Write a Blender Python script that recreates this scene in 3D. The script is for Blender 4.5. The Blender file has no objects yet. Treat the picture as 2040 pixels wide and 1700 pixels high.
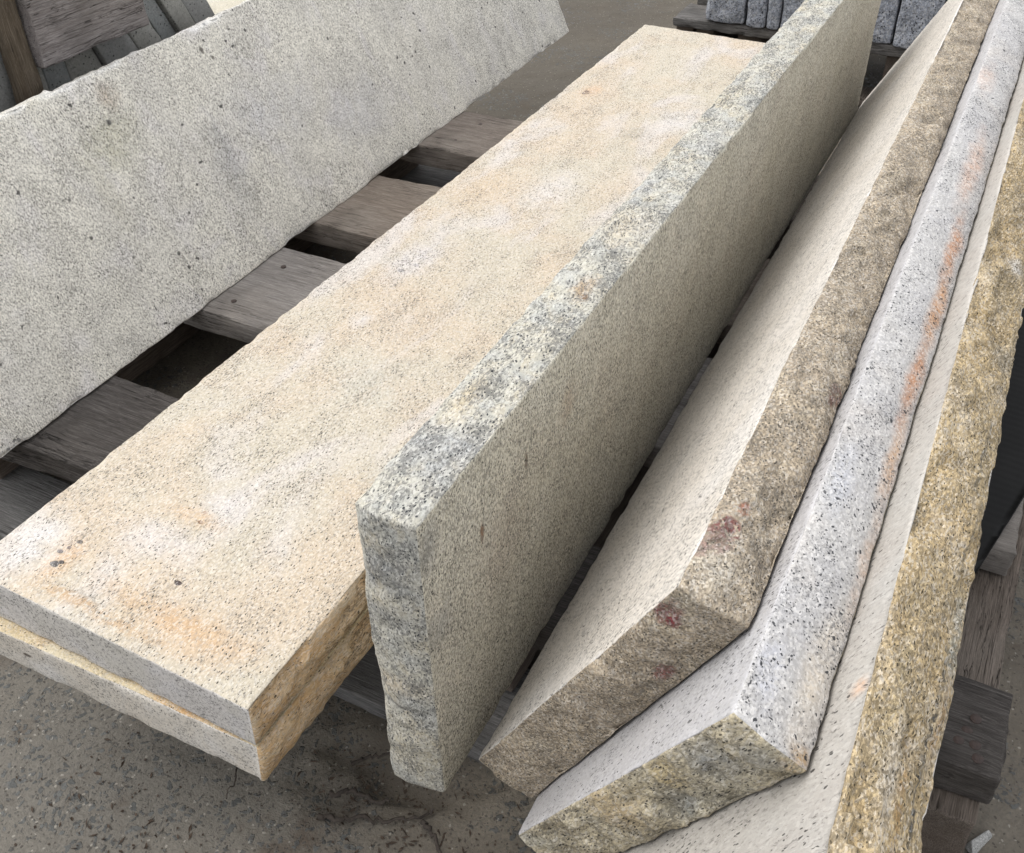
import bpy, math, random
import numpy as np
from mathutils import Matrix, Vector

S = 0.7            # metres per layout unit
GZ = 0.24          # deck height above the ground in layout units
CAM = [2.023092, 0.498226, 0.683474, 0.031446]
scn = bpy.context.scene
COL = scn.collection

def rot(axis, a):
    return np.array(Matrix.Rotation(a, 3, axis))

# ---------------------------------------------------------------- camera
M = rot('Z', CAM[1]) @ rot('X', -CAM[2]) @ rot('Y', CAM[3])
rt, fw, up = M @ [1, 0, 0], M @ [0, 1, 0], M @ [0, 0, 1]
cd = bpy.data.cameras.new('camera')
co = bpy.data.objects.new('camera', cd)
COL.objects.link(co)
cd.sensor_fit = 'HORIZONTAL'; cd.sensor_width = 36
cd.lens = 36 * CAM[0] * 1000 / 2040
cd.clip_start = 0.02; cd.clip_end = 300
m = Matrix.Identity(4)
for r in range(3):
    m[r][0], m[r][1], m[r][2] = rt[r], up[r], -fw[r]
m[0][3], m[1][3], m[2][3] = 0, 0, (1.2 + GZ) * S
co.matrix_world = m
scn.camera = co

# ---------------------------------------------------------------- light
SUN_EL, SUN_AZ = 60, 185        # azimuth in the XY plane, measured from +X
w = bpy.data.worlds.new('World'); scn.world = w; w.use_nodes = True
nt = w.node_tree; nt.nodes.clear()
sky = nt.nodes.new('ShaderNodeTexSky'); sky.sky_type = 'NISHITA'; sky.sun_disc = False
sky.sun_elevation = math.radians(SUN_EL); sky.sun_rotation = math.radians(90 - SUN_AZ)
sky.air_density = 1.0; sky.dust_density = 4.0; sky.ozone_density = 1.0
hs = nt.nodes.new('ShaderNodeHueSaturation'); hs.inputs['Saturation'].default_value = 0.28
bg = nt.nodes.new('ShaderNodeBackground'); bg.inputs['Strength'].default_value = 0.15
wo = nt.nodes.new('ShaderNodeOutputWorld')
nt.links.new(sky.outputs[0], hs.inputs['Color']); 
oc = nt.nodes.new('ShaderNodeMix'); oc.data_type = 'RGBA'; oc.inputs[0].default_value = 0.6      # even cloud cover over the clear sky
oc.inputs[7].default_value = (3.6, 3.62, 3.7, 1)
nt.links.new(hs.outputs[0], oc.inputs[6]); nt.links.new(oc.outputs[2], bg.inputs[0]); nt.links.new(bg.outputs[0], wo.inputs[0])
sd = bpy.data.lights.new('sun', 'SUN'); sd.energy = 0.55; sd.angle = math.radians(60); sd.color = (1, .965, .91)
so = bpy.data.objects.new('sun', sd); COL.objects.link(so)
el, az = math.radians(SUN_EL), math.radians(SUN_AZ)
sv = Vector((math.cos(el) * math.cos(az), math.cos(el) * math.sin(az), math.sin(el)))
so.rotation_euler = sv.to_track_quat('Z', 'Y').to_euler()
scn.view_settings.view_transform = 'Standard'; scn.view_settings.look = 'None'
scn.view_settings.exposure = 1.28; scn.view_settings.gamma = 1

# ---------------------------------------------------------------- noise
def _h(i, j, k, s):
    n = (i.astype(np.int64) * 374761393 + j.astype(np.int64) * 668265263 + k.astype(np.int64) * 2147483647 + s * 974634777) & 0xffffffff
    n = ((n ^ (n >> 13)) * 1274126177) & 0xffffffff
    n = ((n ^ (n >> 16)) * 2246822519) & 0xffffffff
    return ((n ^ (n >> 15)) & 0xffffff) / float(0xffffff) * 2 - 1
def vnoise(p, s=0):
    f = np.floor(p); t = p - f; t = t * t * t * (t * (t * 6 - 15) + 10)
    i, j, k = f[:, 0], f[:, 1], f[:, 2]
    o = 0
    for a in (0, 1):
        for b in (0, 1):
            for c in (0, 1):
                wgt = (t[:, 0] if a else 1 - t[:, 0]) * (t[:, 1] if b else 1 - t[:, 1]) * (t[:, 2] if c else 1 - t[:, 2])
                o = o + wgt * _h(i + a, j + b, k + c, s)
    return o
def fbm(p, s=0, o=4, g=.5):
    r, a, n = 0, 1, 0
    q = p.copy()
    for x in range(o):
        r = r + a * vnoise(q, s + x * 17); n += a; a *= g; q = q * 2.03 + 5.1
    return r / n
def worley(p, s=0):
    """distance to the nearest feature point and that cell's random value: flat broken facets"""
    f = np.floor(p); best = np.full(len(p), 9.); val = np.zeros(len(p))
    for a in (-1, 0, 1):
        for b in (-1, 0, 1):
            for c in (-1, 0, 1):
                i, j, k = f[:, 0] + a, f[:, 1] + b, f[:, 2] + c
                q = np.stack([i + .5 + .45 * _h(i, j, k, s), j + .5 + .45 * _h(i, j, k, s + 1), k + .5 + .45 * _h(i, j, k, s + 2)], 1)
                v = p - q
                d = (v ** 2).sum(1)
                g = _h(i, j, k, s + 3) * v[:, 0] + _h(i, j, k, s + 4) * v[:, 1] + _h(i, j, k, s + 5) * v[:, 2]
                mk = d < best
                best = np.where(mk, d, best); val = np.where(mk, _h(i, j, k, s + 6) * .5 + g, val)
    return np.sqrt(best), val

# ---------------------------------------------------------------- objects
def tag(o, label, cat, group=None, kind=None):
    o['label'] = label
    if cat: o['category'] = cat
    if group: o['group'] = group
    if kind: o['kind'] = kind
    return o
def W(p):
    return np.array([p[0] * S, p[1] * S, (p[2] + GZ) * S])
def frame(c8):
    c = np.array([W(p) for p in c8])
    o = c[0]
    Y = (c[2] + c[3] + c[6] + c[7] - c[0] - c[1] - c[4] - c[5]); Y /= np.linalg.norm(Y)
    X = (c[4] + c[5] + c[6] + c[7] - c[0] - c[1] - c[2] - c[3]); X -= X @ Y * Y; X /= np.linalg.norm(X)
    Z = np.cross(X, Y)
    R = np.stack([X, Y, Z], 1)
    return o, R, (c - o) @ R
def make(name, co_, faces, mat, mats=None, mw=None, parent=None, smooth=True):
    me = bpy.data.meshes.new(name)
    me.vertices.add(len(co_)); me.vertices.foreach_set('co', np.asarray(co_, float).ravel())
    faces = np.asarray(faces)
    n = faces.shape[1]
    me.loops.add(faces.size); me.loops.foreach_set('vertex_index', faces.ravel())
    me.polygons.add(len(faces)); me.polygons.foreach_set('loop_start', np.arange(0, faces.size, n))
    for mm in (mat if isinstance(mat, list) else [mat]): me.materials.append(mm)
    if mats is not None: me.polygons.foreach_set('material_index', mats)
    me.update(calc_edges=True); me.validate()
    me.polygons.foreach_set('use_smooth', [smooth] * len(me.polygons))
    o = bpy.data.objects.new(name, me); COL.objects.link(o)
    if mw is not None: o.matrix_world = mw
    if parent is not None:
        o.parent = parent
        if mw is not None: o.matrix_basis = parent.matrix_world.inverted() @ mw
    return o
def empty(name, loc):
    o = bpy.data.objects.new(name, None); COL.objects.link(o); o.empty_display_size = .1
    o.matrix_world = Matrix.Translation(Vector(loc))
    return o
FN = {'x0': (0, -1), 'x1': (0, 1), 'y0': (1, -1), 'y1': (1, 1), 'z0': (2, -1), 'z1': (2, 1)}
def block(name, c8, mat, seed=0, cell=.006, r=.003, fine=.0003, rough={}, bulge={}, chip=.002, chipf=45, fmat=None, parent=None, foli=None, dents=()):
    """a worked stone (or board): eight corners, rounded and chipped arrises, broken faces where rough says so.
    rough: face -> height of the break in metres; bulge: face -> swelling towards its middle; fmat: face -> material slot"""
    o, R, L = frame(c8)
    size = np.array([np.linalg.norm(L[4:] - L[:4], axis=1).mean(),
                     np.linalg.norm(L[[2, 3, 6, 7]] - L[[0, 1, 4, 5]], axis=1).mean(),
                     np.linalg.norm(L[[1, 3, 5, 7]] - L[[0, 2, 4, 6]], axis=1).mean()])
    r = min(r, size.min() * .4)
    lines = []
    for a in range(3):
        e = r / size[a]
        n = max(1, int(round(size[a] * (1 - 2 * e) / cell)))
        ln = [0, e * .3, e * .65] + list(np.linspace(e, 1 - e, n + 1)) + [1 - e * .65, 1 - e * .3, 1]
        lines.append(np.array(ln))
    nx, ny, nz = map(len, lines)
    ids = np.full((nx, ny, nz), -1, int)
    msk = np.zeros((nx, ny, nz), bool)
    msk[[0, -1]] = True; msk[:, [0, -1]] = True; msk[:, :, [0, -1]] = True
    I = np.argwhere(msk); ids[msk] = np.arange(len(I))
    t = np.stack([lines[0][I[:, 0]], lines[1][I[:, 1]], lines[2][I[:, 2]]], 1)
    F, mi = [], []
    fm = fmat or {}
    def quad(A, B, C, D, f, flip):
        q = np.stack([A.ravel(), B.ravel(), C.ravel(), D.ravel()], 1)
        if flip: q = q[:, ::-1]
        F.append(q); mi.append(np.full(len(q), fm.get(f, 0)))
    for f, (a, sg) in FN.items():
        g = np.take(ids, 0 if sg < 0 else -1, axis=a)
        quad(g[:-1, :-1], g[1:, :-1], g[1:, 1:], g[:-1, 1:], f, (sg < 0) != (a == 1))
    F = np.concatenate(F); mi = np.concatenate(mi)
    P = t * size
    rr = r
    cl = np.clip(P, rr, size - rr)
    d = P - cl; dl = np.linalg.norm(d, axis=1, keepdims=True)
    N = d / dl
    P = cl + N * rr
    sd_ = seed * 7.31
    Q = P + sd_
    disp = fine * fbm(Q * 60, seed, 3) + fine * 3 * fbm(Q * 5, seed + 3, 2)
    for f, amp in rough.items():
        a, sg = FN[f]
        wgt = np.clip(N[:, a] * sg, 0, 1) ** 1.5
        QQ = Q.copy()
        if foli is not None: QQ = QQ * np.array(foli)
        _, v1 = worley(QQ * 22 + .3 * fbm(Q * 40, seed, 2)[:, None], seed + 11)
        _, v2 = worley(QQ * 55 + .4 * fbm(Q * 90, seed, 2)[:, None], seed + 31)
        _, v3 = worley(QQ * 130, seed + 51)
        h = .50 * fbm(QQ * 9, seed + 5, 3) + .42 * v1 + .22 * v2 + .10 * v3 + .16 * fbm(QQ * 70, seed + 9, 3)
        dd_ = np.sort(np.minimum(P, size - P), axis=1)[:, 1]
        disp = disp + wgt * amp * h * (.45 + .55 * np.clip(dd_ / .012, 0, 1))
    for f, b in bulge.items():
        a, sg = FN[f]
        o2 = [x for x in range(3) if x != a]
        k = min(o2, key=lambda x: size[x])
        s = t[:, k] * 2 - 1
        disp = disp + np.clip(N[:, a] * sg, 0, 1) * b * (1 - s * s)
    # chipped arrises
    dist = np.minimum(P, size - P)
    ds = np.sort(dist, axis=1)
    near = np.exp(-np.clip(ds[:, 1], 0, 1) / .006)
    c1 = np.clip(fbm(Q * chipf, seed + 71, 3) + .05, 0, 1)
    c2 = np.clip(fbm(Q * chipf * .3, seed + 91, 2) - .25, 0, 1)
    cen = size / 2
    inward = -N
    P = P + N * disp[:, None] + inward * (near * (chip * 1.8 * c1 + chip * 2.5 * c2))[:, None]
    for (cx, cy, cz, rad, dep) in dents:
        dd = np.linalg.norm(P - np.array([cx, cy, cz]), axis=1) / rad
        P = P - N * (dep * np.clip(1 - dd, 0, 1) * (1 + .5 * fbm(Q * 60, seed, 2)))[:, None]
    t2 = P / size
    u, v, w_ = t2[:, 0:1], t2[:, 1:2], t2[:, 2:3]
    X = 0
    for i in (0, 1):
        for j in (0, 1):
            for k in (0, 1):
                X = X + (u if i else 1 - u) * (v if j else 1 - v) * (w_ if k else 1 - w_) * L[i * 4 + j * 2 + k]
    mw = Matrix.Identity(4)
    for a in range(3):
        for b in range(3): mw[a][b] = R[a, b]
        mw[a][3] = o[a]
    return make(name, X, F, mat, mi, mw, parent)
def box8(x0, x1, y0, y1, z0, z1, sh=0.0, yr=None, zt=0.0):
    """corner list; sh slides the top towards +y, yr gives other y limits at x1, zt lifts the x1 end"""
    o = []
    for i, x in enumerate((x0, x1)):
        ya, yb = (y0, y1) if (i == 0 or yr is None) else yr
        for y in (ya, yb):
            for k, z in enumerate((z0, z1)):
                o.append((x, y + (sh if k else 0), z + (zt if i else 0)))
    return o

# ---------------------------------------------------------------- materials
class G:
    def __init__(s, name):
        s.m = bpy.data.materials.new(name); s.m.use_nodes = True
        s.t = s.m.node_tree; s.t.nodes.clear()
        s.out = s.n('ShaderNodeOutputMaterial'); s.b = s.n('ShaderNodeBsdfPrincipled')
        s.l(s.b.outputs[0], s.out.inputs[0])
        s.co = s.n('ShaderNodeTexCoord').outputs['Object']
    def n(s, t, **k):
        x = s.t.nodes.new(t)
        for a, b in k.items(): setattr(x, a, b)
        return x
    def l(s, a, b): s.t.links.new(a, b)
    def put(s, inp, v):
        if hasattr(v, 'links'): s.l(v, inp)
        elif isinstance(v, (tuple, list)) and len(v) == 3 and len(inp.default_value) == 4: inp.default_value = (*v, 1)
        else: inp.default_value = v
    def vm(s, op, a, b=None):
        x = s.n('ShaderNodeVectorMath', operation=op); s.put(x.inputs[0], a)
        if b is not None: s.put(x.inputs[1], b)
        return x.outputs['Value'] if op in ('LENGTH', 'DISTANCE') else x.outputs[0]
    def ma(s, op, a, b=0., c=None, clamp=False):
        x = s.n('ShaderNodeMath', operation=op); x.use_clamp = clamp
        s.put(x.inputs[0], a); s.put(x.inputs[1], b)
        if c is not None: s.put(x.inputs[2], c)
        return x.outputs[0]
    def noise(s, sc, det=2, v=None, rough=.5, dist=0, col=False):
        x = s.n('ShaderNodeTexNoise'); x.inputs['Scale'].default_value = sc; x.inputs['Detail'].default_value = det
        x.inputs['Roughness'].default_value = rough; x.inputs['Distortion'].default_value = dist
        s.l(v or s.co, x.inputs['Vector'])
        return x.outputs['Color' if col else 'Fac']
    def vor(s, sc, v=None, feat='F1', out='Color', rnd=1):
        x = s.n('ShaderNodeTexVoronoi', feature=feat); x.inputs['Scale'].default_value = sc; x.inputs['Randomness'].default_value = rnd
        s.l(v or s.co, x.inputs['Vector'])
        if out == 'R':
            y = s.n('ShaderNodeSeparateColor'); s.l(x.outputs['Color'], y.inputs[0]); return y.outputs
        return x.outputs[out]
    def rng(s, v, a, b, c=0., d=1., smooth=False):
        x = s.n('ShaderNodeMapRange'); x.clamp = True
        if smooth: x.interpolation_type = 'SMOOTHSTEP'
        s.put(x.inputs[0], v)
        for i, q in enumerate((a, b, c, d)): s.put(x.inputs[1 + i], q)
        return x.outputs[0]
    def mix(s, f, a, b, mode='MIX'):
        x = s.n('ShaderNodeMix', data_type='RGBA', blend_type=mode); x.clamp_factor = True
        s.put(x.inputs[0], f); s.put(x.inputs[6], a); s.put(x.inputs[7], b)
        return x.outputs[2]
    def map(s, sc=(1, 1, 1), rot_=(0, 0, 0), loc=(0, 0, 0), v=None):
        x = s.n('ShaderNodeMapping'); s.l(v or s.co, x.inputs[0])
        x.inputs['Scale'].default_value = sc; x.inputs['Rotation'].default_value = [math.radians(a) for a in rot_]; x.inputs['Location'].default_value = loc
        return x.outputs[0]
    def bump(s, h, st, dist, prev=None):
        x = s.n('ShaderNodeBump'); x.inputs['Strength'].default_value = st; x.inputs['Distance'].default_value = dist
        s.l(h, x.inputs['Height'])
        if prev is not None: s.l(prev, x.inputs['Normal'])
        return x.outputs[0]

def granite(name, c1, c2, c3, dark=.16, gs=420, ds=330, dcol=(.04, .04, .045), streak=None, srot=(0, 0, 25), seed=0,
            patch=7, c3amt=.6, stains=(), clus=(.15, 1.4), cs=28, light=.5, pits=0.25, rough=.8, bst=.5, wet=None, tone=.16, bigs=0, dop=.88, flake=None, edge=.28):
    """speckled crystalline stone: per-crystal tone, dark mica flakes that gather in wisps, broad colour drifts, stains"""
    g = G(name)
    off = g.map(loc=(seed * 3.7, seed * 1.3, seed * 2.1))
    wv = g.vm('SUBTRACT', g.noise(190, 2, off, col=True), (.5, .5, .5))
    wsc = g.vm('MULTIPLY', wv, (.0030,) * 3)
    pw = g.vm('ADD', off, wsc)
    if streak: pst = g.map(sc=streak, rot_=srot, v=pw)
    else: pst = pw
    base = g.mix(g.rng(g.noise(patch, 3, off, .55, .4), .38, .64, smooth=True), c1, c2)
    base = g.mix(g.ma('MULTIPLY', g.rng(g.noise(patch * 1.7, 4, g.map(sc=streak or (1, 1, 1), rot_=srot, loc=(seed + 4, 3, 9), v=off), .6, .5), .50, .70, smooth=True), c3amt), base, c3)
    rag = g.noise(55, 5, off, .7) if stains else None
    for s in stains:
        c, rad, colr, st = s[:4]
        jit = g.vm('MULTIPLY', g.vm('SUBTRACT', g.noise(60 if max(rad) < .03 else 18, 4, off, .7, col=True), (.5, .5, .5)), tuple(1.1 * x for x in rad))
        q = g.vm('DIVIDE', g.vm('SUBTRACT', g.vm('ADD', g.co, jit), tuple(c)), tuple(rad))
        f = g.rng(g.vm('LENGTH', q), 1.0, s[4] if len(s) > 4 else .35, 0, st, smooth=True)
        if s[3] < .9 or max(rad) > .02: f = g.ma('MULTIPLY', f, g.rng(rag, .32, .56, .35, 1))
        if len(s) > 5 and s[5] == 'grain':
            f = g.ma('MULTIPLY', f, g.rng(g.noise(170, 3, off), .38, .48))
        base = g.mix(f, base, colr)
    # crystals
    gs = gs * 1.9; ds = ds * 2.1
    r1 = g.vor(gs, pst, out='R'); r2 = g.vor(gs * .55, pw, out='R')
    base = g.mix(g.rng(r1[0], .0, 1., tone * 2.2, 0), base, (.36, .35, .33), 'MULTIPLY')
    base = g.mix(g.ma('MULTIPLY', g.rng(r1[1], .72, .80), light * .5), base, (.80, .78, .74))
    base = g.mix(g.ma('MULTIPLY', g.rng(r2[0], .78, .84), .30), base, (.30, .29, .27))
    # dark flakes, gathered in wisps
    cl = g.rng(g.noise(cs, 4, g.map(sc=streak or (1, 1, 1), rot_=srot, v=off), .62, .3), .36, .66, clus[0], clus[1])
    th = g.ma('MULTIPLY', cl, dark)
    n1 = g.noise(ds * .55, 4, pst, .68)
    thr = g.ma('MULTIPLY_ADD', th, .42, .36)
    f1 = g.ma('MULTIPLY', g.rng(g.ma('SUBTRACT', thr, n1), -.03, .10), dop * .85)
    base = g.mix(f1, base, tuple(.5 * x + .5 * y * .35 for x, y in zip(dcol, c1)))
    base = g.mix(g.ma('MULTIPLY', g.rng(n1, .56, .70), light * .6), base, tuple(min(.85, x * 1.3) for x in c1))
    vd = g.n('ShaderNodeTexVoronoi'); vd.inputs['Scale'].default_value = ds * .62; g.l(pst, vd.inputs['Vector'])
    vs = g.n('ShaderNodeSeparateColor'); g.l(vd.outputs['Color'], vs.inputs[0])
    rad = g.ma('MULTIPLY_ADD', vs.outputs[1], .26, .18)
    f2 = g.ma('MULTIPLY', g.ma('MULTIPLY', g.ma('LESS_THAN', vs.outputs[0], g.ma('MULTIPLY', th, 1.25)), g.rng(g.ma('SUBTRACT', rad, vd.outputs['Distance']), -.02, .05)), .92)
    base = g.mix(f2, base, tuple(x * .38 for x in dcol))
    if flake:
        ve = g.n('ShaderNodeTexVoronoi'); ve.inputs['Scale'].default_value = flake[0]
        g.l(g.vm('ADD', pw, g.vm('MULTIPLY', wv, (.0035,) * 3)), ve.inputs['Vector'])
        vt = g.n('ShaderNodeSeparateColor'); g.l(ve.outputs['Color'], vt.inputs[0])
        fr = g.ma('MULTIPLY_ADD', vt.outputs[1], .30, .16)
        fk = g.ma('MULTIPLY', g.ma('LESS_THAN', vt.outputs[0], g.ma('MULTIPLY', cl, flake[1])), g.rng(g.ma('SUBTRACT', fr, ve.outputs['Distance']), -.03, .06))
        base = g.mix(g.ma('MULTIPLY', fk, .93), base, tuple(x * .45 for x in dcol))
    if bigs:
        d3 = g.vor(210, pw, out='R')
        base = g.mix(g.ma('MULTIPLY', g.ma('LESS_THAN', d3[1], g.ma('MULTIPLY', cl, bigs)), .85), base, (.03, .028, .028))
    geo = g.n('ShaderNodeNewGeometry')
    base = g.mix(g.ma('MULTIPLY', g.rng(geo.outputs['Pointiness'], .515, .56), edge), base, tuple(min(.85, x * 1.45 + .05) for x in c1))
    g.l(base, g.b.inputs['Base Color'])
    g.b.inputs['Roughness'].default_value = rough
    g.b.inputs['Specular IOR Level'].default_value = .3
    nrm = g.bump(g.noise(260, 4, off, .65), bst, .0022)
    nrm = g.bump(r2[1], bst * .35, .0012, nrm)
    g.l(nrm, g.b.inputs['Normal'])
    return g.m

def wood(name, c1, c2, seed=0, worn=.5, along='x', bst=.6, crk=.5):
    g = G(name)
    st = {'x': (1, 14, 14), 'y': (14, 1, 14), 'z': (14, 14, 1)}[along]
    v = g.map(sc=st, loc=(seed, seed * 2.1, seed * .7))
    st2 = tuple(a * (2.2 if a > 1 else 1) for a in st)
    v2 = g.map(sc=st2, loc=(seed * 3, 1, seed))
    v3 = g.map(sc=tuple(a * (1.5 if a > 1 else .5) for a in st), loc=(seed * 5, seed, 2))
    split = g.rng(g.ma('ABSOLUTE', g.ma('SUBTRACT', g.noise(5, 3, v3, .55, .2), .5)), .012, .002)
    split = g.ma('MULTIPLY', split, g.rng(g.noise(7, 2), .50 if crk < 2 else .2, .58 if crk < 2 else .3))
    n1 = g.noise(9, 6, v, .72, .5); n2 = g.noise(24, 5, v2, .75, .3)
    n3 = g.noise(6, 4)
    c = g.mix(g.rng(n1, .35, .65), c1, c2)
    c = g.mix(g.rng(n2, .42, .66, 0, .75), c, tuple(x * .28 for x in c1))
    c = g.mix(g.rng(n2, .46, .30, 0, .5), c, tuple(min(.4, x * 1.6) for x in c2))
    c = g.mix(g.rng(n3, .45, .7, 0, worn), c, (.30, .27, .235))
    c = g.mix(g.rng(g.noise(13, 5), .52, .7, 0, .5), c, tuple(x * .45 for x in c1))
    ck = g.rng(g.noise(4.5, 5, v, .6, .8), .5, .512, 0, 1)
    ck2 = g.rng(g.noise(4.5, 5, v, .6, .8), .512, .524, 1, 0)
    line = g.ma('MULTIPLY', g.ma('MULTIPLY', ck, ck2), g.rng(g.noise(3), .5 - .1 * crk, .6))
    c = g.mix(g.ma('MULTIPLY', line, .9), c, (.02, .018, .015))
    c = g.mix(g.ma('MULTIPLY', split, .85), c, (.015, .012, .010))
    c = g.mix(g.rng(g.noise(160, 4, v2, .7), .40, .62, .35, 0), c, tuple(x * .4 for x in c1))
    g.l(c, g.b.inputs['Base Color'])
    g.b.inputs['Roughness'].default_value = .9; g.b.inputs['Specular IOR Level'].default_value = .15
    h = g.ma('SUBTRACT', g.ma('ADD', g.ma('SUBTRACT', n1, g.ma('MULTIPLY', split, .8)), g.ma('MULTIPLY', n2, .6)), g.ma('MULTIPLY', line, 1.2))
    g.l(g.bump(h, bst, .006), g.b.inputs['Normal'])
    return g.m
def plain(name, c, r=.8, bs=80):
    g = G(name)
    cc = g.mix(g.rng(g.noise(bs, 4), .35, .65), c, tuple(x * .55 for x in c))
    g.l(cc, g.b.inputs['Base Color']); g.b.inputs['Roughness'].default_value = r
    g.l(g.bump(g.noise(bs * 3, 3), .4, .002), g.b.inputs['Normal'])
    return g.m

# ---------------------------------------------------------------- ground
def ground_mat():
    g = G('yard_ground')
    p = g.co
    wv = g.vm('MULTIPLY', g.vm('SUBTRACT', g.noise(25, 3, col=True), (.5, .5, .5)), (.02,) * 3)
    wv = g.vm('ADD', wv, g.vm('MULTIPLY', g.vm('SUBTRACT', g.noise(110, 2, col=True), (.5, .5, .5)), (.016,) * 3))
    pw = g.vm('ADD', p, wv)
    mud = g.mix(g.rng(g.noise(2.3, 5, pw, .6, .6), .38, .62, smooth=True), (.118, .100, .078), (.225, .198, .156))
    mud = g.mix(g.rng(g.noise(1.1, 4, pw), .45, .65, 0, .65, smooth=True), mud, (.112, .110, .103))
    mud = g.mix(g.rng(g.noise(9, 5, pw, .7), .52, .68, 0, .75), mud, (.078, .055, .038))
    mud = g.mix(g.rng(g.noise(240, 3), .3, .7, 0, .5), mud, (.085, .078, .068))
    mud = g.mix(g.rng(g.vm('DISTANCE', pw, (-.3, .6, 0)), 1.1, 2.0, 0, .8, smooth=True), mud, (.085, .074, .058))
    # aggregate showing where the fines are worn off
    blob = g.rng(g.vm('DISTANCE', pw, (-.78, .33, 0)), .42, .08)
    area = g.rng(g.ma('ADD', g.noise(5.5, 5, pw, .65, .4), g.ma('MULTIPLY', blob, .16)), .47, .60, smooth=True)
    r = g.vor(105, pw, out='R'); dist = g.vor(105, pw, out='Distance')
    r2 = g.vor(210, pw, out='R'); dist2 = g.vor(210, pw, out='Distance')
    st = g.ma('MULTIPLY', g.ma('MULTIPLY', g.rng(dist, .42, .34), g.ma('LESS_THAN', r[0], .62)), g.rng(g.ma('ADD', area, g.ma('MULTIPLY', g.noise(30, 3), .55)), .55, .72))
    st2 = g.ma('MULTIPLY', g.ma('MULTIPLY', g.rng(dist2, .44, .34), g.ma('LESS_THAN', r2[0], .38)), g.rng(area, .05, .7, .12, 1))
    scol = g.mix(g.rng(r[1], .3, .9), (.040, .046, .048), (.088, .094, .094))
    c = g.mix(g.ma('MULTIPLY', st, .72), mud, scol)
    c = g.mix(g.ma('MULTIPLY', st2, .7), c, g.mix(r2[1], (.06, .06, .058), (.14, .13, .115)))
    grit = g.vor(420, p, out='R')
    c = g.mix(g.ma('MULTIPLY', g.ma('GREATER_THAN', grit[0], .988), .5), c, (.34, .32, .28))
    c = g.mix(g.ma('MULTIPLY', g.ma('LESS_THAN', grit[1], .04), .6), c, (.035, .03, .026))
    g.l(c, g.b.inputs['Base Color'])
    g.l(g.rng(st, 0, 1, .92, .6), g.b.inputs['Roughness']); g.b.inputs['Specular IOR Level'].default_value = .25
    n = g.bump(g.noise(30, 6, pw, .7), .5, .012)
    n = g.bump(g.ma('ADD', g.ma('MULTIPLY', st, 1), g.ma('MULTIPLY', st2, .5)), .5, .003, n)
    n = g.bump(g.noise(300, 3), .4, .002, n)
    g.l(n, g.b.inputs['Normal'])
    return g.m
def grid_lines(a, b, c, d, step):
    far = [x for x in (1, 2, 4, 8, 16, 40)]
    return np.array([b - x for x in far[::-1]] + list(np.arange(b, c, step)) + [c + x for x in [0] + far])
xs = grid_lines(0, -2.4, .9, 0, .016); ys = grid_lines(0, .1, 3.6, 0, .016)
gx, gy = np.meshgrid(xs, ys, indexing='ij')
P = np.stack([gx.ravel(), gy.ravel(), np.zeros(gx.size)], 1)
P[:, 2] = .006 * fbm(P * 6, 3, 4) + .0025 * fbm(P * 40, 8, 2) - .004
# broken crust by the near foot of the pallet
def dip(cx, cy, rx, ry, dep, s):
    d = np.sqrt(((P[:, 0] - cx) / rx) ** 2 + ((P[:, 1] - cy) / ry) ** 2) + .45 * fbm(P * 28, s, 3)
    P[:, 2] -= dep * np.clip((1.0 - d) / .22, 0, 1)
    P[:, 2] += dep * .35 * np.clip(1 - abs(d - 1.12) / .2, 0, 1)
dip(-.43, .49, .09, .035, .016, 5); dip(-.37, .53, .05, .03, .014, 9); dip(-.50, .44, .05, .02, .010, 12)
idx = np.arange(gx.size).reshape(gx.shape)
F = np.stack([idx[:-1, :-1].ravel(), idx[1:, :-1].ravel(), idx[1:, 1:].ravel(), idx[:-1, 1:].ravel()], 1)
gr = make('ground', P, F, ground_mat()); gr['kind'] = 'structure'; gr['label'] = 'grey brown packed mud and worn concrete yard with exposed gravel'

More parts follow.
